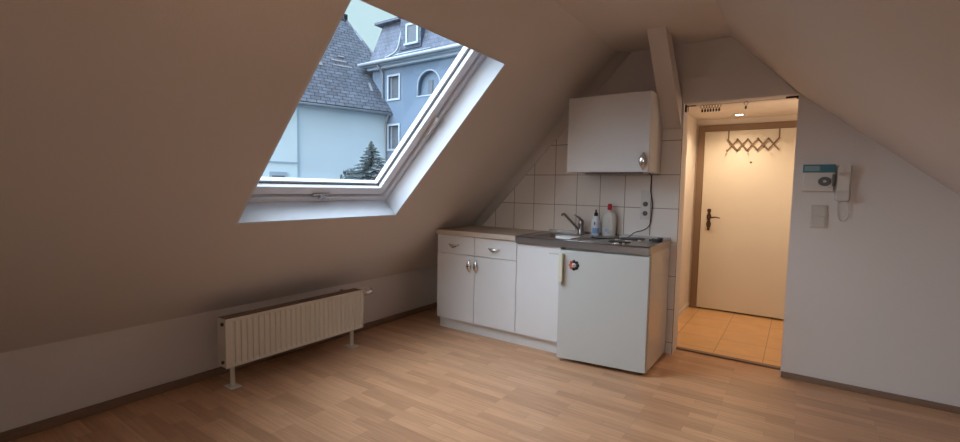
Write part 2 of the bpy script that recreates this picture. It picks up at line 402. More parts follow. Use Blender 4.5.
# lattice coat rack hanging on the door
rk = thing('coat_rack', 'concertina wooden lattice coat rack hung on the cream entrance door', 'coat rack', (-.385,HY-.02,1.66))
m = MB(); x0, n, w, z0, z1 = -.632, 6, .0885, 1.676, 1.788
for i in range(n-1):
    for sgn in (0, 1):
        xa, xb = x0+i*w, x0+(i+1)*w
        za, zb = ((z0, z1) if (i+sgn) % 2 == 0 else (z1, z0))
        y = HY-.020-.006*sgn
        dx, dz = xb-xa, zb-za; L = math.hypot(dx, dz); ux, uz = dx/L, dz/L; q = .0075
        if i % 2 == 0 or True:
            m.prism([(xa-ux*.006-uz*q, za-uz*.006+ux*q),(xb+ux*.006-uz*q, zb+uz*.006+ux*q),(xb+ux*.006+uz*q, zb+uz*.006-ux*q),(xa-ux*.006+uz*q, za-uz*.006-ux*q)], y-.004, y+.002)
m.build('lattice', M['wood'], rk)
for i in range(0, n, 1):
    zc = z1 if i % 2 else z0
    MB().lathe([(.004,0),(.004,-.030),(.008,-.038),(.008,-.046),(.003,-.050)], (x0+i*w,HY-.024,zc), 'Y', 10).build('peg', M['wood'], rk)
for xx in (-.629, -.190):
    MB().box((xx-.006,HY-.014,1.79),(xx+.006,HY-.010,1.880),.001).build('strap', M['wood'], rk)
# recessed ceiling spot
sp = thing('ceiling_spotlight', 'small round recessed spotlight glowing in the hallway ceiling', 'ceiling light', (-.520,5.12,HZ))
MB().lathe([(.040,-.003),(.058,-.003),(.058,.003),(.040,.003)], (-.520,5.12,HZ-.003), 'Z', 28).build('trim_ring', M['ivory'], sp)
MB().lathe([(.001,-.006),(.030,-.005),(.042,-.001),(.042,.002)], (-.520,5.12,HZ-.002), 'Z', 28).build('lamp_lens', M['spot'], sp)

# ------------------------------------------------------------------ curtain wire with rings across the opening
rod = thing('curtain_wire', 'thin curtain wire with dark end pieces strung under the opening lintel', 'curtain rod', (-.39,D+.048,1.885))
MB().tube([(-.738,D+.048,1.886),(-.040,D+.048,1.890)], .0012, 6).build('wire', M['wire'], rod)
m = MB(); m.tube([(-.7385,D+.048,1.888),(-.665,D+.048,1.888)], .0045, 8); m.box((-.7388,D+.035,1.845),(-.728,D+.061,1.898),.002); m.tube([(-.72,D+.048,1.885),(-.718,D+.048,1.85)], .002, 6)
m.build('end_bracket', M['brass'], rod)
m = MB(); m.tube([(-.110,D+.048,1.8935),(-.0395,D+.048,1.8935)], .0065, 8); m.box((-.050,D+.036,1.880),(-.0392,D+.060,1.899),.002)
m.build('end_bracket', M['brass'], rod)
def mk_ring(label, group=None):
    r = thing('curtain_ring', label, 'curtain ring', (0,0,0), group)
    n = 16; m = MB()
    m.tube([(.013*math.cos(2*math.pi*k/n), 0, -.013+.013*math.sin(2*math.pi*k/n)+.003) for k in range(n)], .0017, 6, closed=True)
    ring = m.build('ring', M['brass'], r)
    c = MB(); c.tube([(0,0,-.024),(0,0,-.030)], .002, 6); c.box((-.006,-.004,-.050),(.006,.004,-.030),.002); c.build('clip', M['black'], r)
    return r
proto = mk_ring('one of the dark curtain rings bunched at the left of the doorway wire', 'bunched curtain rings')
def copy_tree(o, parent=None):
    c = o.copy(); COL.objects.link(c); c.parent = parent
    for ch in [x for x in bpy.data.objects if x.parent is o]: copy_tree(ch, c)
    return c
rings = []
for i in range(7):
    r = proto if i == 0 else copy_tree(proto)
    r.location = (-.622+i*.0185, D+.048, 1.8865); r.rotation_euler = (0,0,random.uniform(-.5,.5)); rings.append(r)
r = copy_tree(proto); r.location = (-.343, D+.048, 1.8880); r['label'] = 'single dark curtain ring hanging alone near the middle of the doorway wire'; r['group'] = 'curtain rings'
for q in rings: q['group'] = 'curtain rings'

# ------------------------------------------------------------------ kitchen: left base cabinet
def bow_handle(c, L, horizontal, parent, y, name='handle', W=.0185):
    # leaf-shaped bowed handle plate; c=(x,z)
    m = MB(); bm = m.bm; n = 13; W = W if not horizontal else .013; F, K = [], []
    for i in range(n):
        t = i/(n-1); a = (t-.5)*L; w = .0025+W*math.sin(math.pi*t)**1.3; o = .006+.020*math.sin(math.pi*t)**.8
        rowf, rowb = [], []
        for k in (-1,-.5,0,.5,1):
            bulge = .006*(1-k*k); sag = -.012*math.sin(math.pi*t) if horizontal else 0
            p = (c[0]+a, c[1]+k*w+sag) if horizontal else (c[0]+k*w, c[1]+a)
            rowf.append(bm.verts.new((p[0], y-o-bulge, p[1]))); rowb.append(bm.verts.new((p[0], y-o+.003, p[1])))
        F.append(rowf); K.append(rowb)
    for i in range(n-1):
        for k in range(4):
            f = bm.faces.new([F[i][k],F[i][k+1],F[i+1][k+1],F[i+1][k]]); f.smooth = True
            f = bm.faces.new([K[i][k],K[i+1][k],K[i+1][k+1],K[i][k+1]]); f.smooth = True
        for k in (0,4): bm.faces.new([F[i][k],F[i+1][k],K[i+1][k],K[i][k]])
    for i in (0,n-1):
        for k in range(4): bm.faces.new([F[i][k],F[i][k+1],K[i][k+1],K[i][k]])
    for e in (-1, 1):
        q = (c[0]+e*(L/2-.006), c[1]) if horizontal else (c[0], c[1]+e*(L/2-.006))
        m.lathe([(.005,-.008),(.006,0)], (q[0], y, q[1]), 'Y', 10)
    return m.build(name, M['chrome'], parent)
XL, XM, XK, XS = -2.620, -2.2137, -1.807, -.786
YF = 3.123
cab = thing('base_cabinet', 'white base cabinet with two drawers over two doors beneath the beige worktop', 'cabinet', ((XL+XK)/2, 3.4, 0))
m = MB(); ztop = .838
m.box((XL,YF+.021,.096),(XL+.018,D-.012,ztop)); m.box((XK-.018,YF+.021,.096),(XK-.001,D-.012,ztop)); m.box((XL+.018,YF+.021,.096),(XK-.018,D-.012,.114)); m.box((XL+.018,D-.022,.114),(XK-.018,D-.012,ztop)); m.box((XL+.018,YF+.03,.655),(XK-.018,D-.022,.67)); m.box((XM-.008,YF+.021,.114),(XM+.008,D-.03,ztop))
m.build('body', M['whitecarc'], cab)
MB().box((XL+.012,3.156,0),(XK-.001,3.172,.096),.001).build('plinth', M['whitecarc'], cab)
for x0, x1, hx, dn in ((XL, XM, -2.430, -2.262), (XM, XK, -2.018, -2.192)):
    dr = MB().box((x0+.0015,YF,.680),(x1-.0025,YF+.019,.834),.0018).build('drawer', M['white'], cab)
    bow_handle((hx, .757), .112, True, dr, YF)
    do = MB().box((x0+.0015,YF,.098),(x1-.0025,YF+.019,.675),.0018).build('door', M['white'], cab)
    bow_handle((dn, .590), .112, False, do, YF)
m = MB(); m.prism([(XL,.840),(XK-.003,.840),(XK-.003,.880),(XL,.880)], 3.098, D-.009, bev=.003)
tag(m.build('worktop', M['worktop']), 'beige worktop slab on the left base cabinet under the roof slope', 'worktop')

# sink cabinet
sc_ = thing('sink_cabinet', 'white single-door cabinet under the sink, left of the small refrigerator', 'cabinet', (-1.6, 3.4, 0))
m = MB(); xs1 = -1.425
m.box((XK+.001,YF+.021,.096),(XK+.018,D-.012,.826)); m.box((xs1-.018,YF+.021,.096),(xs1,D-.012,.826)); m.box((XK+.018,YF+.021,.096),(xs1-.018,D-.012,.114)); m.box((XK+.018,D-.022,.114),(xs1-.018,D-.012,.826))
m.build('body', M['whitecarc'], sc_)
MB().box((XK+.001,3.156,0),(xs1,3.172,.096),.001).build('plinth', M['whitecarc'], sc_)
MB().box((XK+.002,YF,.098),(xs1-.001,YF+.019,.822),.0018).build('door', M['white'], sc_)

# fridge, door slightly ajar
fr = thing('refrigerator', 'small white refrigerator with door slightly ajar under the steel sink top', 'refrigerator', (-1.1, 3.4, 0))
fx0, fx1 = -1.405, -.787; fyb = 3.150
m = MB()
m.box((fx0,fyb,.018),(fx0+.03,D-.02,.822)); m.box((fx0+.03,fyb,.018),(fx1-.03,D-.02,.06)); m.box((fx0+.03,fyb,.79),(fx1-.03,D-.02,.822)); m.box((fx0+.03,D-.05,.06),(fx1-.03,D-.02,.79))
m.build('body', M['fridge'], fr)
MB().box((fx1-.03,fyb,.016),(fx1,D-.014,.8262),.0015).build('side_panel', M['fridgeside'], fr)
for fx in (fx0+.05, fx1-.05):
    MB().lathe([(.020,0),(.020,.006),(.008,.008),(.008,.030)], (fx, fyb+.04, 0), 'Z', 14).build('foot', M['black'], fr)
ang = math.atan2(.078, .612)
H = Matrix.Translation((fx1, 3.142, 0)) @ Matrix.Rotation(ang, 4, 'Z') @ Matrix.Translation((-fx1, -3.142, 0))
dl = .617
m = MB(); m.box((fx1-dl,3.098,.028),(fx1-.001,3.140,.815),.004, H); fd = m.build('door', M['fridge'], fr)
m = MB()
for lo, hi in (((fx1-dl+.015,3.140,.045),(fx1-dl+.03,3.149,.80)), ((fx1-.03,3.140,.045),(fx1-.015,3.149,.80)), ((fx1-dl+.03,3.140,.045),(fx1-.03,3.149,.06)), ((fx1-dl+.03,3.140,.785),(fx1-.03,3.149,.80))): m.box(lo, hi, 0, H)
m.build('door_gasket', M['gasket'], fd)
m = MB(); hx = fx1-dl+.006
m.box((hx,3.066,.590),(hx+.028,3.080,.795),.004,H); m.box((hx,3.074,.765),(hx+.028,3.100,.795),.004,H); m.box((hx,3.074,.590),(hx+.028,3.100,.620),.004,H); m.box((hx+.004,3.078,.615),(hx+.024,3.099,.770),.002,H)
MB().box((hx-.080,3.086,.782),(hx-.001,3.095,.793),.002,H).build('grey_bar', M['greyplastic'], fd)  # thin grey bar reaching left from the handle
m.build('handle', M['cream'], fd)
MB().box((hx+.002,3.064,.574),(hx+.026,3.098,.591),.004,H).build('handle_cap', M['greyplastic'], fd)
# flower magnet on the fridge door
mg = thing('flower_magnet', 'round red, white and black flower magnet on the refrigerator door', 'magnet', (0,0,0))
cx, cz = fx1-.508, .716; yy = 3.0975
for k in range(8):
    a = 2*math.pi*k/8; m = MB()
    mt = H @ Matrix.Translation((cx+.027*math.cos(a), yy, cz+.027*math.sin(a))) 
    m.lathe([(.0005,-.004),(.0115,-.003),(.012,0)], (0,0,0), 'Y', 12, mt)
    m.build('petal', M['labelpink'] if 3 <= k <= 5 else M['black'], mg)
MB().lathe([(.0005,-.006),(.014,-.005),(.015,0)], (0,0,0), 'Y', 16, H @ Matrix.Translation((cx,yy,cz))).build('centre', M['ivory'], mg)
MB().lathe([(.0005,-.008),(.0055,-.007),(.006,-.004)], (0,0,0), 'Y', 12, H @ Matrix.Translation((cx,yy,cz))).build('centre_dot', M['labelpink'], mg)

# stainless sink top
st = thing('kitchen_sink', 'stainless steel worktop with basin and two hotplates beside the beige worktop', 'sink', ((XK+XS)/2, 3.4, .83))
bx0, bx1, by0, by1 = -1.715, -1.405, 3.185, 3.545
m = MB(); x0, x1, y0, y1, z0, z1 = XK, XS+.002, 3.098, D-.009, .872, .880
def ringplate(m, o, i, z0, z1):
    bm = m.bm
    def four(r, z): return [bm.verts.new((r[0],r[2],z)), bm.verts.new((r[1],r[2],z)), bm.verts.new((r[1],r[3],z)), bm.verts.new((r[0],r[3],z))]
    a, b, c, d = four(o,z1), four(i,z1), four(o,z0), four(i,z0)
    for k in range(4):
        l = (k+1)%4
        bm.faces.new([a[k],a[l],b[l],b[k]]); bm.faces.new([c[k],d[k],d[l],c[l]]); bm.faces.new([a[k],c[k],c[l],a[l]]); bm.faces.new([b[k],b[l],d[l],d[k]])
ringplate(m, (x0,x1,y0,y1), (bx0,bx1,by0,by1), z0, z1)
m.box((x0,y0,.827),(x1,y0+.012,.8795),.002); m.box((x0,y0+.012,.842),(x0+.006,y1,.8722)); m.box((x1-.006,y0+.012,.8275),(x1,y1,.8722))
# raised rolled edge
m.tube([(x0+.004,y0+.005,.880),(x1-.004,y0+.005,.880),(x1-.004,y1-.005,.881),(x0+.004,y1-.005,.881)], .0045, 8, closed=True)
m.box((x0,y1-.010,.878),(x1,y1,.900),.003)
m.build('top', M['steel'], st)
m = MB(); bm = m.bm
def rr(z, ins, r=.05, n=5):
    X0,X1,Y0,Y1 = bx0+ins,bx1-ins,by0+ins,by1-ins; out = []
    for cx_, cy_, a0 in ((X1-r,Y1-r,0),(X0+r,Y1-r,90),(X0+r,Y0+r,180),(X1-r,Y0+r,270)):
        for k in range(n): a = math.radians(a0+90*k/(n-1)); out.append(bm.verts.new((cx_+r*math.cos(a), cy_+r*math.sin(a), z)))
    return out
rg = [rr(.8795,-.008,.03), rr(.8805,-.004,.03), rr(.872,.004), rr(.78,.012), rr(.735,.022), rr(.728,.045)]
for i in range(len(rg)-1):
    for k in range(len(rg[0])):
        l = (k+1) % len(rg[0]); f = bm.faces.new([rg[i][k],rg[i][l],rg[i+1][l],rg[i+1][k]]); f.smooth = True
bm.faces.new(rg[-1])
basin = m.build('basin', M['steel'], st)
MB().lathe([(.028,0),(.028,.004),(.020,.005),(.018,.002)], (-1.56,3.365,.728), 'Z', 20).build('drain', M['chrome'], basin)
for (hx_, hy_, r_) in ((-1.030,3.235,.072),(-1.020,3.505,.090)):
    hp_ = MB().lathe([(r_+.006,0),(r_+.006,.003),(r_,.010),(r_*.5,.011),(.014,.009)], (hx_,hy_,.880), 'Z', 36).build('hotplate', M['darkmetal'], st)
    MB().lathe([(r_+.010,0),(r_+.010,.0025),(r_+.005,.003)], (hx_,hy_,.880), 'Z', 36).build('hotplate_ring', M['chrome'], hp_)
for i in range(6):
    pass
m = MB()
for i in range(6): m.box((-1.340+.022*i,3.20,.880),(-1.333+.022*i,3.42,.8825),.001)
m.build('drainer_ridges', M['steel'], st)

# faucet
fa = thing('faucet', 'grey metal single-lever faucet behind the steel basin, left of the soap bottles', 'faucet', (-1.478,3.610,.88))
MB().lathe([(.032,0),(.030,.006),(.025,.012),(.020,.075),(.023,.085),(.022,.11),(.015,.125),(.002,.13)], (-1.478,3.610,.880), 'Z', 20).build('body', M['tap'], fa)
MB().tube([(-1.482,3.602,.915),(-1.525,3.575,.962),(-1.590,3.545,1.038),(-1.603,3.540,1.050),(-1.613,3.535,1.048),(-1.619,3.532,1.030)], [.013,.011,.010,.009,.009,.009], 12).build('spout', M['tap'], fa)
MB().tube([(-1.478,3.605,.995),(-1.490,3.60,1.015),(-1.515,3.585,1.035),(-1.528,3.578,1.045)], [.014,.011,.007,.006], 10).build('lever', M['tap'], fa)

# bottles
b1 = thing('dish_soap_bottle', 'small pale soap bottle with black pump cap and blue label by the faucet', 'bottle', (-1.352,3.610,.88))
bc = (-1.352,3.610,.880)
bd = MB().lathe([(.026,0),(.031,.004),(.031,.100),(.029,.120),(.018,.148),(.012,.156),(.012,.162)], bc, 'Z', 24, sy=.75, ).build('body', M['bottlew'], b1)
MB().lathe([(.0316,.020),(.0318,.022),(.0318,.060),(.0316,.062)], bc, 'Z', 24).build('label', M['blue'], b1)
m = MB(); m.box((bc[0]-.004,bc[1]-.0262,.880+.088),(bc[0]+.006,bc[1]-.0238,.880+.112),.001); m.build('emblem', M['black'], b1)
MB().lathe([(.015,.160),(.016,.163),(.016,.182),(.011,.188),(.007,.192),(.007,.208),(.003,.212)], bc, 'Z', 18).build('cap', M['black'], b1)
b2 = thing('detergent_bottle', 'wide clear cleaner bottle with red cap, right of the small soap bottle', 'bottle', (-1.250,3.640,.88))
c2 = (-1.250,3.640,.880)
m = MB(); m.lathe([(.050,0),(.057,.005),(.058,.100),(.057,.160),(.050,.185),(.026,.200),(.016,.205),(.016,.215)], c2, 'Z', 28, sy=.5); m.build('body', M['bottle'], b2)
m = MB(); m.prism([(c2[0]+.014,.930),(c2[0]+.034,.930),(c2[0]+.034,1.025),(c2[0]+.014,1.025)], c2[1]-.0295, c2[1]-.019); m.build('label', M['greyplastic'], b2)
m = MB(); m.lathe([(.012,-.003),(.013,0)], (c2[0]-.014,c2[1]-.0275,.928), 'Y', 16); m.lathe([(.006,-.004),(.0065,0)], (c2[0]+.004,c2[1]-.0275,.912), 'Y', 12); m.build('emblem', M['blue'], b2)
MB().lathe([(.018,.213),(.019,.216),(.017,.255),(.013,.262),(.002,.263)], c2, 'Z', 18).build('cap', M['red'], b2)

# things lying on the hob
m = MB(); m.box((-.868,3.445,.8812),(-.812,3.482,.905),.005); m.box((-.835,3.475,.8812),(-.800,3.515,.912),.006); m.tube([(-.868,3.462,.893),(-.885,3.455,.890)], .007, 8)
tag(m.build('power_plug', M['black']), 'black power plug lying on the right end of the steel top', 'plug')
for (x,y,r,lb) in ((-1.020,3.140,.015,'small white knob lying at the front edge of the hob'), (-.975,3.148,.010,'tiny white knob right beside the larger one at the hob front'), (-.945,3.425,.013,'white knob lying between the rear hotplate and the black plug'), (-1.100,3.375,.012,'white knob lying between the two hotplates, on their left')):
    tag(MB().lathe([(r,0),(r,.006),(r*.7,.009),(r*.2,.010)], (x,y,.8805), 'Z', 16).build('hob_knob', M['ivory']), lb, 'knob', 'loose hob knobs')
# cables
def smooth(pts, k=6):
    P = [Vector(p) for p in pts]; out = []
    for i in range(len(P)-1):
        a, b, c, d = P[max(i-1,0)], P[i], P[i+1], P[min(i+2,len(P)-1)]
        for j in range(k):
            t = j/k; out.append(.5*((2*b)+(c-a)*t+(2*a-5*b+4*c-d)*t*t+(3*b-a-3*c+d)*t**3))
    out.append(P[-1]); return out
m = MB(); m.tube(smooth([(-.945,3.60,1.384),(-.946,3.68,1.36),(-.948,3.684,1.25),(-.930,3.684,1.16),(-.934,3.684,1.08),(-.945,3.684,.985),(-.985,3.66,.945),(-1.04,3.63,.925),(-1.085,3.60,.886),(-1.13,3.50,.885),(-1.22,3.36,.886),(-1.30,3.40,.886),(-1.33,3.50,.886)]), .0035, 8)
tag(m.build('electric_cable', M['black']), 'thin black cord hanging from the wall cabinet down the tiles onto the hob', 'cable')

# ------------------------------------------------------------------ wall cabinet
wc = thing('wall_cabinet', 'white single-door wall cabinet hung on the tiles above the sink', 'cabinet', (-1.19,3.5,1.38))
ux0, ux1, uy, uz0, uz1 = -1.504, -.884, 3.350, 1.385, 1.952
m = MB(); ty = D-.009
m.box((ux0,uy+.020,uz0),(ux0+.016,ty,uz1)); m.box((ux1-.016,uy+.020,uz0),(ux1,ty,uz1)); m.box((ux0+.016,uy+.020,uz0),(ux1-.016,ty,uz0+.016)); m.box((ux0+.016,uy+.020,uz1-.016),(ux1-.016,ty,uz1)); m.box((ux0+.016,ty-.006,uz0+.016),(ux1-.016,ty,uz1-.016))
m.build('body', M['whitecarc'], wc)
wd_ = MB().box((ux0+.001,uy,uz0+.001),(ux1-.001,uy+.019,uz1-.001),.002).build('door', M['white'], wc)
bow_handle((-.922, 1.462), .130, False, wd_, uy, W=.024)
ul = thing('under_cabinet_lamp', 'slim dark lamp bar fixed under the white wall cabinet', 'lamp', (-1.16,3.5,1.38))
MB().box((-1.38,3.42,1.374),(-.95,3.47,1.3848),.003).build('housing', M['gasket'], ul)
MB().box((-1.36,3.428,1.371),(-.97,3.462,1.3745),.001).build('diffuser', M['greyplastic'], ul)

# double socket
so = thing('wall_socket', 'white double power socket on the tiles behind the hob', 'socket', (-.98,D-.01,1.14))
y = D-.008
MB().box((-1.020,y-.012,1.028),(-.944,y,1.258),.004).build('frame', M['ivory'], so)
for z in (1.075, 1.148):
    s_ = MB().lathe([(.0245,-.0135),(.026,-.0128),(.026,-.010)], (-.982,y,z), 'Y', 24).build('socket', M['ivory'], so)
    c_ = MB().lathe([(.0195,-.0142),(.0195,-.012)], (-.982,y,z), 'Y', 24).build('socket_well', M['socketin'], s_)
    m = MB(); m.lathe([(.0028,-.0150),(.0028,-.013)], (-.991,y,z), 'Y', 8); m.lathe([(.0028,-.0150),(.0028,-.013)], (-.973,y,z), 'Y', 8); m.build('pin_holes', M['black'], s_)
MB().box((-1.008,y-.014,1.190),(-.956,y-.011,1.245),.002).build('blank_plate', M['ivory'], so)

# ------------------------------------------------------------------ intercom, switch
yw = D
ic = thing('door_chime', 'white wall unit with teal display and dark round dial beside the doorway', 'intercom', (.095,yw,1.35))
MB().box((.012,yw-.032,1.268),(.176,yw,1.438),.006).build('housing', M['ivory'], ic)
dsp = MB().box((.010,yw-.036,1.388),(.178,yw-.031,1.440),.002).build('display', M['teal'], ic)
MB().box((.020,yw-.038,1.398),(.098,yw-.0355,1.430),.001).build('display_window', M['tealpale'], dsp)
dial = MB().lathe([(.030,-.046),(.034,-.042),(.035,-.031)], (.128,yw,1.332), 'Y', 28, sy=.85).build('dial', M['dial'], ic)
MB().lathe([(.009,-.048),(.010,-.0455)], (.128,yw,1.332), 'Y', 20, sy=.85).build('dial_face', M['greyplastic'], dial)
MB().box((.165,yw-.045,1.300),(.180,yw-.030,1.378),.004).build('side_clip', M['dial'], ic)
hs = thing('intercom_handset', 'white wall intercom with hanging handset right of the teal-topped unit', 'intercom', (.215,yw,1.32))
MB().box((.186,yw-.022,1.212),(.262,yw,1.432),.006).build('base', M['ivory'], hs)
m = MB(); m.prism([(yw-.024,1.215),(yw-.058,1.210),(yw-.060,1.260),(yw-.042,1.275),(yw-.042,1.372),(yw-.062,1.385),(yw-.060,1.436),(yw-.024,1.438)], .192, .254, axis='X', bev=.004)
m.build('handset', M['ivory'], hs)
cord = [(.205,yw-.012,1.212),(.203,yw-.012,1.17),(.207,yw-.012,1.12),(.222,yw-.012,1.088),(.243,yw-.012,1.085),(.258,yw-.012,1.11),(.262,yw-.012,1.16),(.250,yw-.014,1.205),(.240,yw-.03,1.214)]
base = smooth(cord, 14); co = []
for i, p_ in enumerate(base):
    a = i*2.1; co.append(p_ + Vector((.0035*math.cos(a), .0035*math.sin(a), 0)))
MB().tube(co, .0022, 6).build('coiled_cord', M['ivory'], hs)
sw = thing('light_switch', 'greyish double rocker light switch below the teal-topped wall unit', 'light switch', (.11,yw,1.1))
MB().box((.068,yw-.010,1.030),(.154,yw,1.180),.006).build('frame', M['switchgrey'], sw)
for z0, z1 in ((1.040,1.103),(1.107,1.170)):
    MB().box((.078,yw-.015,z0),(.144,yw-.009,z1),.003).build('rocker', M['switchgrey'], sw)

# ------------------------------------------------------------------ radiator
rd = thing('radiator', 'long low cream panel radiator on two feet along the knee wall', 'radiator', (-2.80,1.86,0))
rxf, rxb, ry0, ry1, rz0, rz1 = -2.750, -2.852, 1.339, 2.389, .143, .443
def corr(x, sgn, m):
    n = 27; P = [(ry0+.022, 0)]; step = (ry1-ry0-.044)/n
    for i in range(n):
        yb = ry0+.022+i*step
        P += [(yb+.30*step, 0), (yb+.42*step, -.0075), (yb+.88*step, -.0075), (yb+step, 0)]
    bm = m.bm; lo = []; hi = []; a = []; b = []
    for y_, d_ in P:
        a.append(bm.verts.new((x+sgn*0, y_, rz0+.012))); lo.append(bm.verts.new((x+sgn*d_, y_, rz0+.028))); hi.append(bm.verts.new((x+sgn*d_, y_, rz1-.028))); b.append(bm.verts.new((x, y_, rz1-.012)))
    for i in range(len(P)-1):
        for r0, r1 in ((a,lo),(lo,hi),(hi,b)): bm.faces.new([r0[i], r0[i+1], r1[i+1], r1[i]])
    for yy0, yy1 in ((ry0,ry0+.022),(ry1-.022,ry1)):
        m._add([(x,yy0,rz0+.012),(x,yy1,rz0+.012),(x,yy1,rz1-.012),(x,yy0,rz1-.012)], [(0,1,2,3)])
    m.box((x-.010,ry0,rz0),(x+.0004,ry1,rz0+.012),.002); m.box((x-.010,ry0,rz1-.012),(x+.0004,ry1,rz1),.002)
m = MB(); corr(rxf, 1, m); m.build('front_panel', M['rad'], rd, recalc=False)
MB().box((rxb,ry0+.01,rz0+.01),(rxb+.012,ry1-.01,rz1-.01),.002).build('rear_panel', M['rad'], rd)
for ya, yb in ((ry0,ry0+.004),(ry1-.004,ry1)):
    MB().box((rxb,ya,rz0+.004),(rxf-.002,yb,rz1-.001),.001).build('side_cover', M['rad'], rd)
m = MB(); m.box((rxb,ry0+.004,rz1-.006),(rxb+.010,ry1-.004,rz1-.001)); m.box((rxf-.018,ry0+.004,rz1-.006),(rxf-.010,ry1-.004,rz1-.001))
n = 46
for i in range(n+1):
    yy_ = ry0+.004+(ry1-ry0-.020)*i/n; m.box((rxb+.010,yy_,rz1-.007),(rxf-.018,yy_+.012,rz1-.002))
m.build('top_grille', M['grille'], rd)
MB().box((rxb+.02,ry0+.02,rz0+.03),(rxf-.025,ry1-.02,rz1-.03)).build('convector', M['grille'], rd)
for z_ in (rz0+.035, rz1-.032):
    MB().lathe([(.004,-.012),(.010,-.010),(.011,0)], (rxb+.070,ry0,z_), 'Y', 14).build('plug', M['brass'], rd)
for fy in (1.400, 2.318):
    f_ = MB().box((-2.812,fy-.014,.006),(-2.796,fy+.014,rz0+.035),.003).build('leg', M['rad'], rd)
    MB().box((-2.850,fy-.035,0),(-2.755,fy+.035,.008),.003).build('foot_plate', M['rad'], f_)
m = MB(); m.tube([(-2.800,ry1,.408),(-2.800,ry1+.036,.408)], .017, 10); m.tube([(-2.800,ry1+.022,.408),(-2.845,ry1+.022,.408),(-2.90,ry1+.022,.395),(A+.004,ry1+.022,.393)], .008, 8)
m.build('valve', M['tap'], rd)
m = MB(); m.lathe([(.016,.034),(.024,.038),(.025,.052),(.022,.054),(.028,.060),(.030,.100),(.026,.116),(.004,.118)], (-2.800,ry1,.408), 'Y', 20)
m.build('thermostat_head', M['chrome'], rd)
MB().lathe([(.008,0),(.009,.012),(.004,.016)], (-2.800,ry1,.185), 'Y', 12).build('drain_plug', M['brass'], rd)

# ------------------------------------------------------------------ outside: two houses, spruce, ground
struct(MB().box((-60,-30,-8.4),(40,60,-8.0)).build('ground', M['grass']))
dA = Vector((.309,.951,0)); nA = Vector((.951,-.309,0)); P0 = Vector((-16.566,15.6,4.74))
def pa(t, off, z): v = P0 + dA*t - nA*off; return (v.x, v.y, z)
hA = thing('house', 'pale rendered house with steep dark tiled roof seen through the skylight', 'house', (-21,8,-8))
m = MB(); bm = m.bm
def quadbox(m, c, z0, z1):
    lo = [m.bm.verts.new((x,y,z0)) for x,y in c]; hi = [m.bm.verts.new((x,y,z1)) for x,y in c]
    m.bm.faces.new(lo[::-1]); m.bm.faces.new(hi)
    for i in range(4): m.bm.faces.new([lo[i],lo[(i+1)%4],hi[(i+1)%4],hi[i]])
quadbox(m, [pa(-16,.35,0)[:2], pa(1.7,.35,0)[:2], pa(1.7,8,0)[:2], pa(-16,8,0)[:2]], -8, 4.9)
m.build('wall', M['facadeA'], hA)
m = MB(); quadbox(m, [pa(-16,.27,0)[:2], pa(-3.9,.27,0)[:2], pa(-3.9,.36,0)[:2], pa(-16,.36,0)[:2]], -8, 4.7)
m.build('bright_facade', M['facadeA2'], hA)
# roof: built flat in its own plane coordinates so that the tile courses follow the slope
rise = 1.295; pitch = math.atan(rise); Ls = 4/math.cos(pitch)
RM = Matrix.Translation(P0) @ Matrix((( dA.x, -nA.x*math.cos(pitch), nA.x*math.sin(pitch)),(dA.y, -nA.y*math.cos(pitch), nA.y*math.sin(pitch)),(0, math.sin(pitch), math.cos(pitch)))).to_4x4()
m = MB(); m.prism([(-16.5,0),(2,0),(-.28,Ls),(-16.5,Ls)], 0, .12, axis='Z')
ro = m.build('roof', M['roofA'], hA); ro.matrix_basis = RM
m = MB(); m._add([pa(2,0,4.74),pa(2,8,4.74),pa(-.28,4,9.92)],[(0,1,2)]); m._add([pa(2,8,4.74),pa(-16.5,8,4.74),pa(-16.5,4,9.92),pa(-.28,4,9.92)],[(0,1,2,3)]); m.build('rear_roof', M['roofA'], hA)
m = MB(); m.tube([pa(-16.5,-.05,4.72),pa(1.2,-.05,4.72)], .075, 8); m.tube([pa(.25,-.02,4.7),pa(.25,.22,4.3),pa(.25,.27,-8)], .05, 8); m.build('gutter', M['zinc'], hA)
m = MB(); m.tube([pa(2,-.02,4.88),pa(-.28,4,10.02)], .10, 8); m.tube([pa(-.28,4,10.0),pa(-16,4,10.0)], .11, 8); m.build('ridge_tiles', M['roofA'], hA)
m = MB(); c = pa(-.35,4,0); m.box((c[0]-.12,c[1]-.12,9.9),(c[0]+.12,c[1]+.12,10.35),.02); m.build('finial', M['roofA'], hA)
def roofpt(t, u, h): v = RM @ Vector((t,u,h)); return tuple(v)
for (t0,u0,w_,h_,mm) in ((-1.85,3.05,.75,.10,'patch'),(-1.85,2.70,.95,.08,'patch'),(-1.45,3.42,.3,.09,'patch'),(-2.6,2.55,.22,.22,'patch'),(-.30,1.30,.10,.55,'zinc')):
    m = MB(); m.box((t0,u0,.12),(t0+w_,u0+h_,.15),0,RM); m.build('roof_patch' if mm=='patch' else 'roof_hatch', M[mm], hA)
m = MB(); a0, a1 = -5.05, -4.35
def wb(m, t0, t1, o0, o1, z0, z1): quadbox(m, [pa(t0,o0,0)[:2], pa(t1,o0,0)[:2], pa(t1,o1,0)[:2], pa(t0,o1,0)[:2]], z0, z1)
wb(m,a0,a1,.22,.28,.3,1.78); f_ = m.build('window', M['trimB'], hA)
m = MB(); wb(m,a0+.1,a1-.1,.20,.23,.4,1.62); m.build('pane', M['winglass'], f_)
m = MB(); wb(m,-16,-3.9,.24,.28,2.15,2.22); m.build('ledge', M['trimB'], hA)

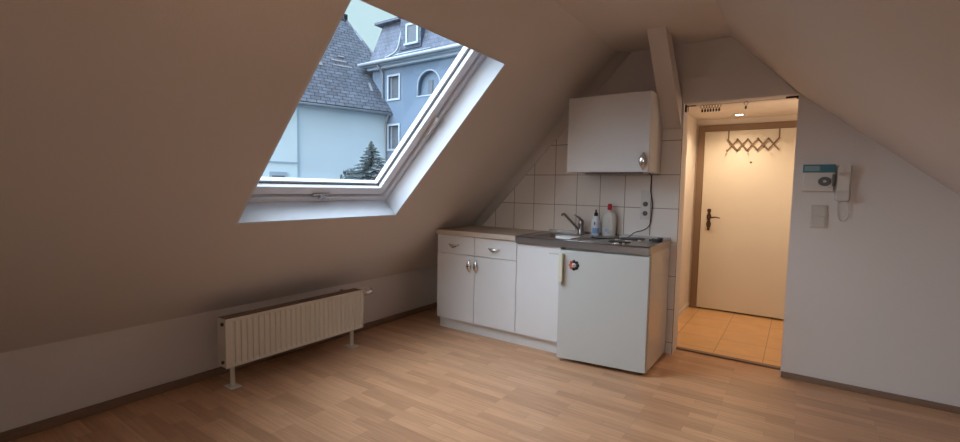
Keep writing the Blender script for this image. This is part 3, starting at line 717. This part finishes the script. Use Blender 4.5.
hB = thing('house', 'blue-grey rendered house with mansard dormer and arched niche seen through the skylight', 'house', (-11,18,-8))
YB = 16.0; xb0, xb1 = -17.72, -2.0
def holes_wall(m, x0, x1, z0, z1, y0, y1, holes):
    xs = sorted({x0,x1,*[h[0] for h in holes],*[h[1] for h in holes]}); zsv = sorted({z0,z1,*[h[2] for h in holes],*[h[3] for h in holes]})
    for i in range(len(xs)-1):
        for j in range(len(zsv)-1):
            cx_, cz_ = (xs[i]+xs[i+1])/2, (zsv[j]+zsv[j+1])/2
            if any(h[0]<cx_<h[1] and h[2]<cz_<h[3] for h in holes): continue
            m.box((xs[i],y0,zsv[j]),(xs[i+1],y1,zsv[j+1]))
W1 = (-16.58,-15.90,5.45,6.50); W2 = (-16.56,-15.90,3.05,4.16)
NX, NW, NZ0, NZ1 = -14.03, .62, 5.42, 5.84
m = MB(); arch_top = NZ1+NW
holes_wall(m, xb0, xb1, -8, 7.05, YB, YB+.25, [W1, W2, (-13.2,-12.4,3.05,4.16), (NX-NW,NX+NW,NZ0,arch_top+.02)])
# spandrels of the arched niche
for s_ in (-1, 1):
    pts = [(NX+s_*NW, arch_top+.02), (NX+s_*NW, NZ1)] + [(NX+s_*NW*math.cos(math.radians(a)), NZ1+NW*math.sin(math.radians(a))) for a in range(10, 91, 10)] + [(NX, arch_top+.02)]
    m.prism(pts, YB, YB+.25)
m.box((xb0,YB+.18,-8),(xb1,YB+.6,7.05)); m.box((xb0,YB+.6,-8),(xb0+.3,YB+9,7.05)); m.box((xb1-.3,YB+.6,-8),(xb1,YB+9,7.05))
m.build('wall', M['facadeB'], hB)
for W in (W1, W2, (-13.2,-12.4,3.05,4.16)):
    x0,x1,z0,z1 = W; m = MB(); b_ = .09
    for lo, hi in (((x0-b_,YB-.05,z0-b_),(x1+b_,YB+.02,z0)),((x0-b_,YB-.05,z1),(x1+b_,YB+.02,z1+b_)),((x0-b_,YB-.05,z0),(x0,YB+.02,z1)),((x1,YB-.05,z0),(x1+b_,YB+.02,z1)),((x0,YB+.10,z0),(x0+.06,YB+.175,z1)),((x1-.06,YB+.10,z0),(x1,YB+.175,z1))): m.box(lo,hi)
    f_ = m.build('window', M['trimB'], hB); MB().box((x0,YB+.14,z0),(x1,YB+.175,z1)).build('pane', M['winglass'], f_)
m = MB(); ar = []
for a in range(0, 181, 12): ar.append((NX+(NW+.05)*math.cos(math.radians(a)), YB-.02, NZ1+(NW+.05)*math.sin(math.radians(a))))
m.tube([(NX+NW+.05,YB-.02,NZ0)]+ar+[(NX-NW-.05,YB-.02,NZ0)], .035, 6); m.box((NX-NW-.10,YB-.04,NZ0-.05),(NX+NW+.10,YB+.1,NZ0)); f_ = m.build('arch_surround', M['trimB'], hB)
MB().box((NX-.18,YB+.13,5.45),(NX+.10,YB+.19,6.10),.01).build('pane', M['winglass'], f_)
# eaves, gutter, mansard
m = MB(); m.box((-18.15,YB-.42,7.02),(xb1+.4,YB+.3,7.12),.02); m.box((-17.9,YB-.22,6.90),(xb1+.3,YB,7.03),.02); m.build('cornice', M['trimB'], hB)
m = MB(); m.tube([(-18.2,YB-.50,7.14),(xb1+.4,YB-.50,7.14)], .09, 8); m.tube([(-16.98,YB-.45,7.08),(-16.96,YB-.2,6.85),(-16.94,YB-.07,6.7),(-16.94,YB-.07,-8)], .05, 8); m.build('gutter', M['zinc'], hB)
m = MB(); z0,z1 = 7.12, 9.12; bm = m.bm
lo = [bm.verts.new(v) for v in ((-17.75,YB-.30,z0),(xb1+.2,YB-.30,z0),(xb1+.2,YB+9,z0),(-17.75,YB+9,z0))]
hi = [bm.verts.new(v) for v in ((-17.30,YB+.30,z1),(xb1-.5,YB+.30,z1),(xb1-.5,YB+8.4,z1),(-17.30,YB+8.4,z1))]
bm.faces.new(lo[::-1]); bm.faces.new(hi)
for i in range(4): bm.faces.new([lo[i],lo[(i+1)%4],hi[(i+1)%4],hi[i]])
m.build('mansard', M['roofB'], hB)
m = MB(); bm = m.bm
lo = [bm.verts.new(v) for v in ((-17.62,YB+.0,z1),(xb1,YB+.0,z1),(xb1,YB+8.8,z1),(-17.62,YB+8.8,z1))]
l2 = [bm.verts.new((v.co.x,v.co.y,z1+.10)) for v in lo]
hi = [bm.verts.new(v) for v in ((-15.2,YB+3.6,z1+1.2),(xb1-3,YB+3.6,z1+1.2),(xb1-3,YB+5,z1+1.2),(-15.2,YB+5,z1+1.2))]
bm.faces.new(lo[::-1]); bm.faces.new(hi)
for a_, b_ in ((lo,l2),(l2,hi)):
    for i in range(4): bm.faces.new([a_[i],a_[(i+1)%4],b_[(i+1)%4],b_[i]])
m.build('roof_cap', M['roofB'], hB)
m = MB(); dx0,dx1 = -15.62,-14.35; m.box((dx0,YB-.22,7.55),(dx1,YB+.7,9.05),.02); m.box((dx0-.12,YB-.32,9.03),(dx1+.12,YB+.7,9.14),.02); m.build('dormer', M['roofB'], hB)
m = MB(); wx0,wx1,wz0,wz1 = -15.15,-14.58,7.78,8.58
for lo_, hi_ in (((wx0-.1,YB-.27,wz0-.06),(wx0,YB-.2,wz1+.1)),((wx1,YB-.27,wz0-.06),(wx1+.1,YB-.2,wz1+.1)),((wx0,YB-.27,wz1),(wx1,YB-.2,wz1+.1)),((wx0-.15,YB-.34,wz0-.08),(wx1+.15,YB-.2,wz0))): m.box(lo_,hi_)
f_ = m.build('dormer_window', M['trimB'], hB); MB().box((wx0,YB-.24,wz0),(wx1,YB-.215,wz1)).build('pane', M['winglass'], f_)
m = MB(); m.tube(smooth([(-15.66,YB+.0,9.0),(-15.66,YB-.18,8.2),(-15.68,YB-.32,7.65),(-15.9,YB-.38,7.42),(-16.4,YB-.42,7.28)]), .045, 8); m.build('dormer_flashing', M['zinc'], hB)
m = MB(); m.tube([(-16.2,YB-.35,7.35),(-13.6,YB-.35,7.35)], .03, 6); m.build('snow_rail', M['trimB'], hB)
# spruce
tr = thing('spruce_tree', 'dark spruce treetop in front of the pale house wall outside', 'tree', (-11.2,10.05,-8))
tx, ty_, tz = -11.2, 10.05, 2.62
MB().tube([(tx,ty_,-8),(tx,ty_,-3),(tx,ty_,tz-.1)], [.18,.12,.01], 8).build('trunk', M['bark'], tr)
m = MB(); z = tz; k = 0
while z > -6.5:
    h = tz-z; R = .05+.78*min(h,1.2)+.04*max(0,h-1.2); nb = int(6+min(h*5,14))
    for i in range(nb):
        a = 2*math.pi*(i+random.random()*.7)/nb + k; L_ = R*random.uniform(.7,1.15)
        d_ = Vector((math.cos(a), math.sin(a), 0)); side = Vector((-d_.y, d_.x, 0))
        if h < .12: pts = [Vector((tx,ty_,z)), Vector((tx,ty_,z+.05))+d_*L_]
        b0 = Vector((tx,ty_,z)); droop = -.18*L_
        nseg = 4
        for s_ in range(nseg):
            t0 = s_/nseg; t1 = (s_+1.25)/nseg
            for sg in (-1, 0, 1):
                c0 = b0+d_*L_*t0+Vector((0,0,droop*t0)); tip = b0+d_*L_*min(t1,1.08)+side*sg*L_*.28*(1-t0*.6)+Vector((0,0,droop*t1+.05*L_+random.uniform(-.03,.03)))
                wv = Vector((0,0,.035+.02*random.random())); wh = side*(.03+.03*random.random())
                v = [m.bm.verts.new(q) for q in (c0+wv, c0-wv*.6+wh, c0-wv*.6-wh, tip)]
                for f in ((0,1,3),(1,2,3),(2,0,3),(0,2,1)): m.bm.faces.new([v[j] for j in f])
    z -= .085+.03*min(h,4); k += 1.3
m.build('foliage', M['needles'], tr)
sh = thing('shrub', 'low dark shrub left of the spruce treetop outside', 'shrub', (-12.3,10.4,-8))
m = MB(); random.seed(3)
for i in range(2000):
    u = random.random(); a = random.uniform(0, 2*math.pi); hgt = random.uniform(-7.5, 1.0) if i % 3 else random.uniform(.6,1.75)
    rad = min(.48,.12+.45*max(0,1.75-hgt)**.5)*random.random()**.5 if hgt < 1.7 else .1
    c0 = Vector((-12.72+rad*math.cos(a), 10.5+rad*math.sin(a), hgt)); e1 = Vector((random.uniform(-1,1),random.uniform(-1,1),random.uniform(-.5,1))).normalized()*.14; e2 = e1.cross(Vector((random.random(),random.random(),random.random()))).normalized()*.05; e3 = e1.cross(e2).normalized()*.03
    v = [m.bm.verts.new(q) for q in (c0-e2, c0+e2, c0+e3, c0+e1)]
    for f in ((0,1,3),(1,2,3),(2,0,3),(0,2,1)): m.bm.faces.new([v[j] for j in f])
m.build('foliage', M['needles'], sh); MB().tube([(-12.72,10.5,-8),(-12.72,10.5,.3)], [.12,.02], 8).build('stem', M['bark'], sh)

# ------------------------------------------------------------------ light
w = bpy.data.worlds.new('sky'); sc.world = w; w.use_nodes = True; nt = w.node_tree; N = nt.nodes; L = nt.links
bg = N['Background']; tc = N.new('ShaderNodeTexCoord'); sp_ = N.new('ShaderNodeSeparateXYZ'); L.new(tc.outputs['Generated'], sp_.inputs[0])
cr = N.new('ShaderNodeValToRGB'); L.new(sp_.outputs['Z'], cr.inputs['Fac'])
E = cr.color_ramp.elements
E[0].position = 0.0; E[0].color = (.26,.31,.35,1)
E[1].position = 1.0; E[1].color = (1.2,1.27,1.4,1)
e = E.new(.05); e.color = (.60,.78,.84,1)
e = E.new(.45); e.color = (.68,.90,.95,1)
L.new(cr.outputs['Color'], bg.inputs['Color']); bg.inputs['Strength'].default_value = 1.0
# broad bright region added to the unseen overcast sky to light the room
PATCHDIR = Vector((-.52,-.34,.78)).normalized()
dt = N.new('ShaderNodeVectorMath'); dt.operation = 'DOT_PRODUCT'; dt.inputs[1].default_value = PATCHDIR
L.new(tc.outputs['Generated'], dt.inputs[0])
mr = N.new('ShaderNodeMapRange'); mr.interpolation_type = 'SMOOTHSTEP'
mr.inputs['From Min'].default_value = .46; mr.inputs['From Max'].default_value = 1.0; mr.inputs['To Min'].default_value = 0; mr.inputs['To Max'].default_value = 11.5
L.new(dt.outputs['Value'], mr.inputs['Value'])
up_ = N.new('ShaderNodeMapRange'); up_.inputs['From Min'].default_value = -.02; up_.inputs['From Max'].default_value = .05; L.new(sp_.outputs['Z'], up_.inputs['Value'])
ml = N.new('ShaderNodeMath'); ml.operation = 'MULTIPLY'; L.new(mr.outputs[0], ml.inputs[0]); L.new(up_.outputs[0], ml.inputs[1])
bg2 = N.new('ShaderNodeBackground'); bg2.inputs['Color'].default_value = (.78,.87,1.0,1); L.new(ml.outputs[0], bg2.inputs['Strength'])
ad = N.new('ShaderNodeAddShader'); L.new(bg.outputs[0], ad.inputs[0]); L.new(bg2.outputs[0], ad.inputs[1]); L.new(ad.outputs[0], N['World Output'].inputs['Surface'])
# warm low lobe added to the unseen sky as fill through the rear window
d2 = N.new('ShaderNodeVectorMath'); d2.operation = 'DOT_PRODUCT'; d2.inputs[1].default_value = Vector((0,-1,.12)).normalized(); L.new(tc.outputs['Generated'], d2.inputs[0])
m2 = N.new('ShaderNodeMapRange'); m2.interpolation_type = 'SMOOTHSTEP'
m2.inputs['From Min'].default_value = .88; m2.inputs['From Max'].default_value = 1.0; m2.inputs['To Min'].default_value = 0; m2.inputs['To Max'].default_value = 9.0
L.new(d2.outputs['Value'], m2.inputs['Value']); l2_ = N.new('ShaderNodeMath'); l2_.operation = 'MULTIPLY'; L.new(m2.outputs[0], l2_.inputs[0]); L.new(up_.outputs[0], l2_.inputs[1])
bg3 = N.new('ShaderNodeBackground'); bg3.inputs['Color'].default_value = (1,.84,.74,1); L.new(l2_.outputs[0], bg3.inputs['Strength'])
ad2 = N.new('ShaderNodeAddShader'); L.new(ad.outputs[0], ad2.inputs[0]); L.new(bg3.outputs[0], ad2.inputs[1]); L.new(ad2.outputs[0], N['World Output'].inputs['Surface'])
def light(name, typ, loc, energy, col, size=.1, rot=None, **kw):
    l = bpy.data.lights.new(name, typ); l.energy = energy; l.color = col
    if typ == 'POINT' or typ == 'SPOT': l.shadow_soft_size = size
    if typ == 'AREA': l.size = size
    for k, v in kw.items(): setattr(l, k, v)
    o = bpy.data.objects.new(name, l); COL.objects.link(o); o.location = loc
    if rot: o.rotation_euler = rot
    return o
light('hall_spot', 'SPOT', (-.520,4.95,HZ-.012), 28, (1,.76,.52), .03, spot_size=math.radians(150), spot_blend=.8)
light('hall_fill', 'POINT', (.08,4.50,1.40), 6, (1,.76,.54), .08)  # unseen point light added to brighten the hall
light('room_fill', 'POINT', (-.95,.75,2.05), 2.6, (1,.62,.36), .08)  # unseen light added below the ceiling as warm fill

# ------------------------------------------------------------------ camera
cd = bpy.data.cameras.new('camera'); cam = bpy.data.objects.new('camera', cd); COL.objects.link(cam)
yaw, pt, ro_, f, h = .606, -.0722, .018, 458.9, 1.2516
fw = Vector((-math.sin(yaw)*math.cos(pt), math.cos(yaw)*math.cos(pt), math.sin(pt))); rt = Vector((math.cos(yaw), math.sin(yaw), 0)); up = rt.cross(fw)
R2 = math.cos(ro_)*rt + math.sin(ro_)*up; U2 = -math.sin(ro_)*rt + math.cos(ro_)*up
cam.matrix_world = Matrix(((R2.x,U2.x,-fw.x,0),(R2.y,U2.y,-fw.y,0),(R2.z,U2.z,-fw.z,h),(0,0,0,1)))
cd.sensor_fit = 'HORIZONTAL'; cd.sensor_width = 36; cd.lens = f*36/960; cd.clip_start = .02; cd.clip_end = 300
sc.camera = cam
vs = sc.view_settings; vs.view_transform = 'Standard'; vs.look = 'None'; vs.exposure = 0.0; vs.gamma = 1; vs.use_curve_mapping = False
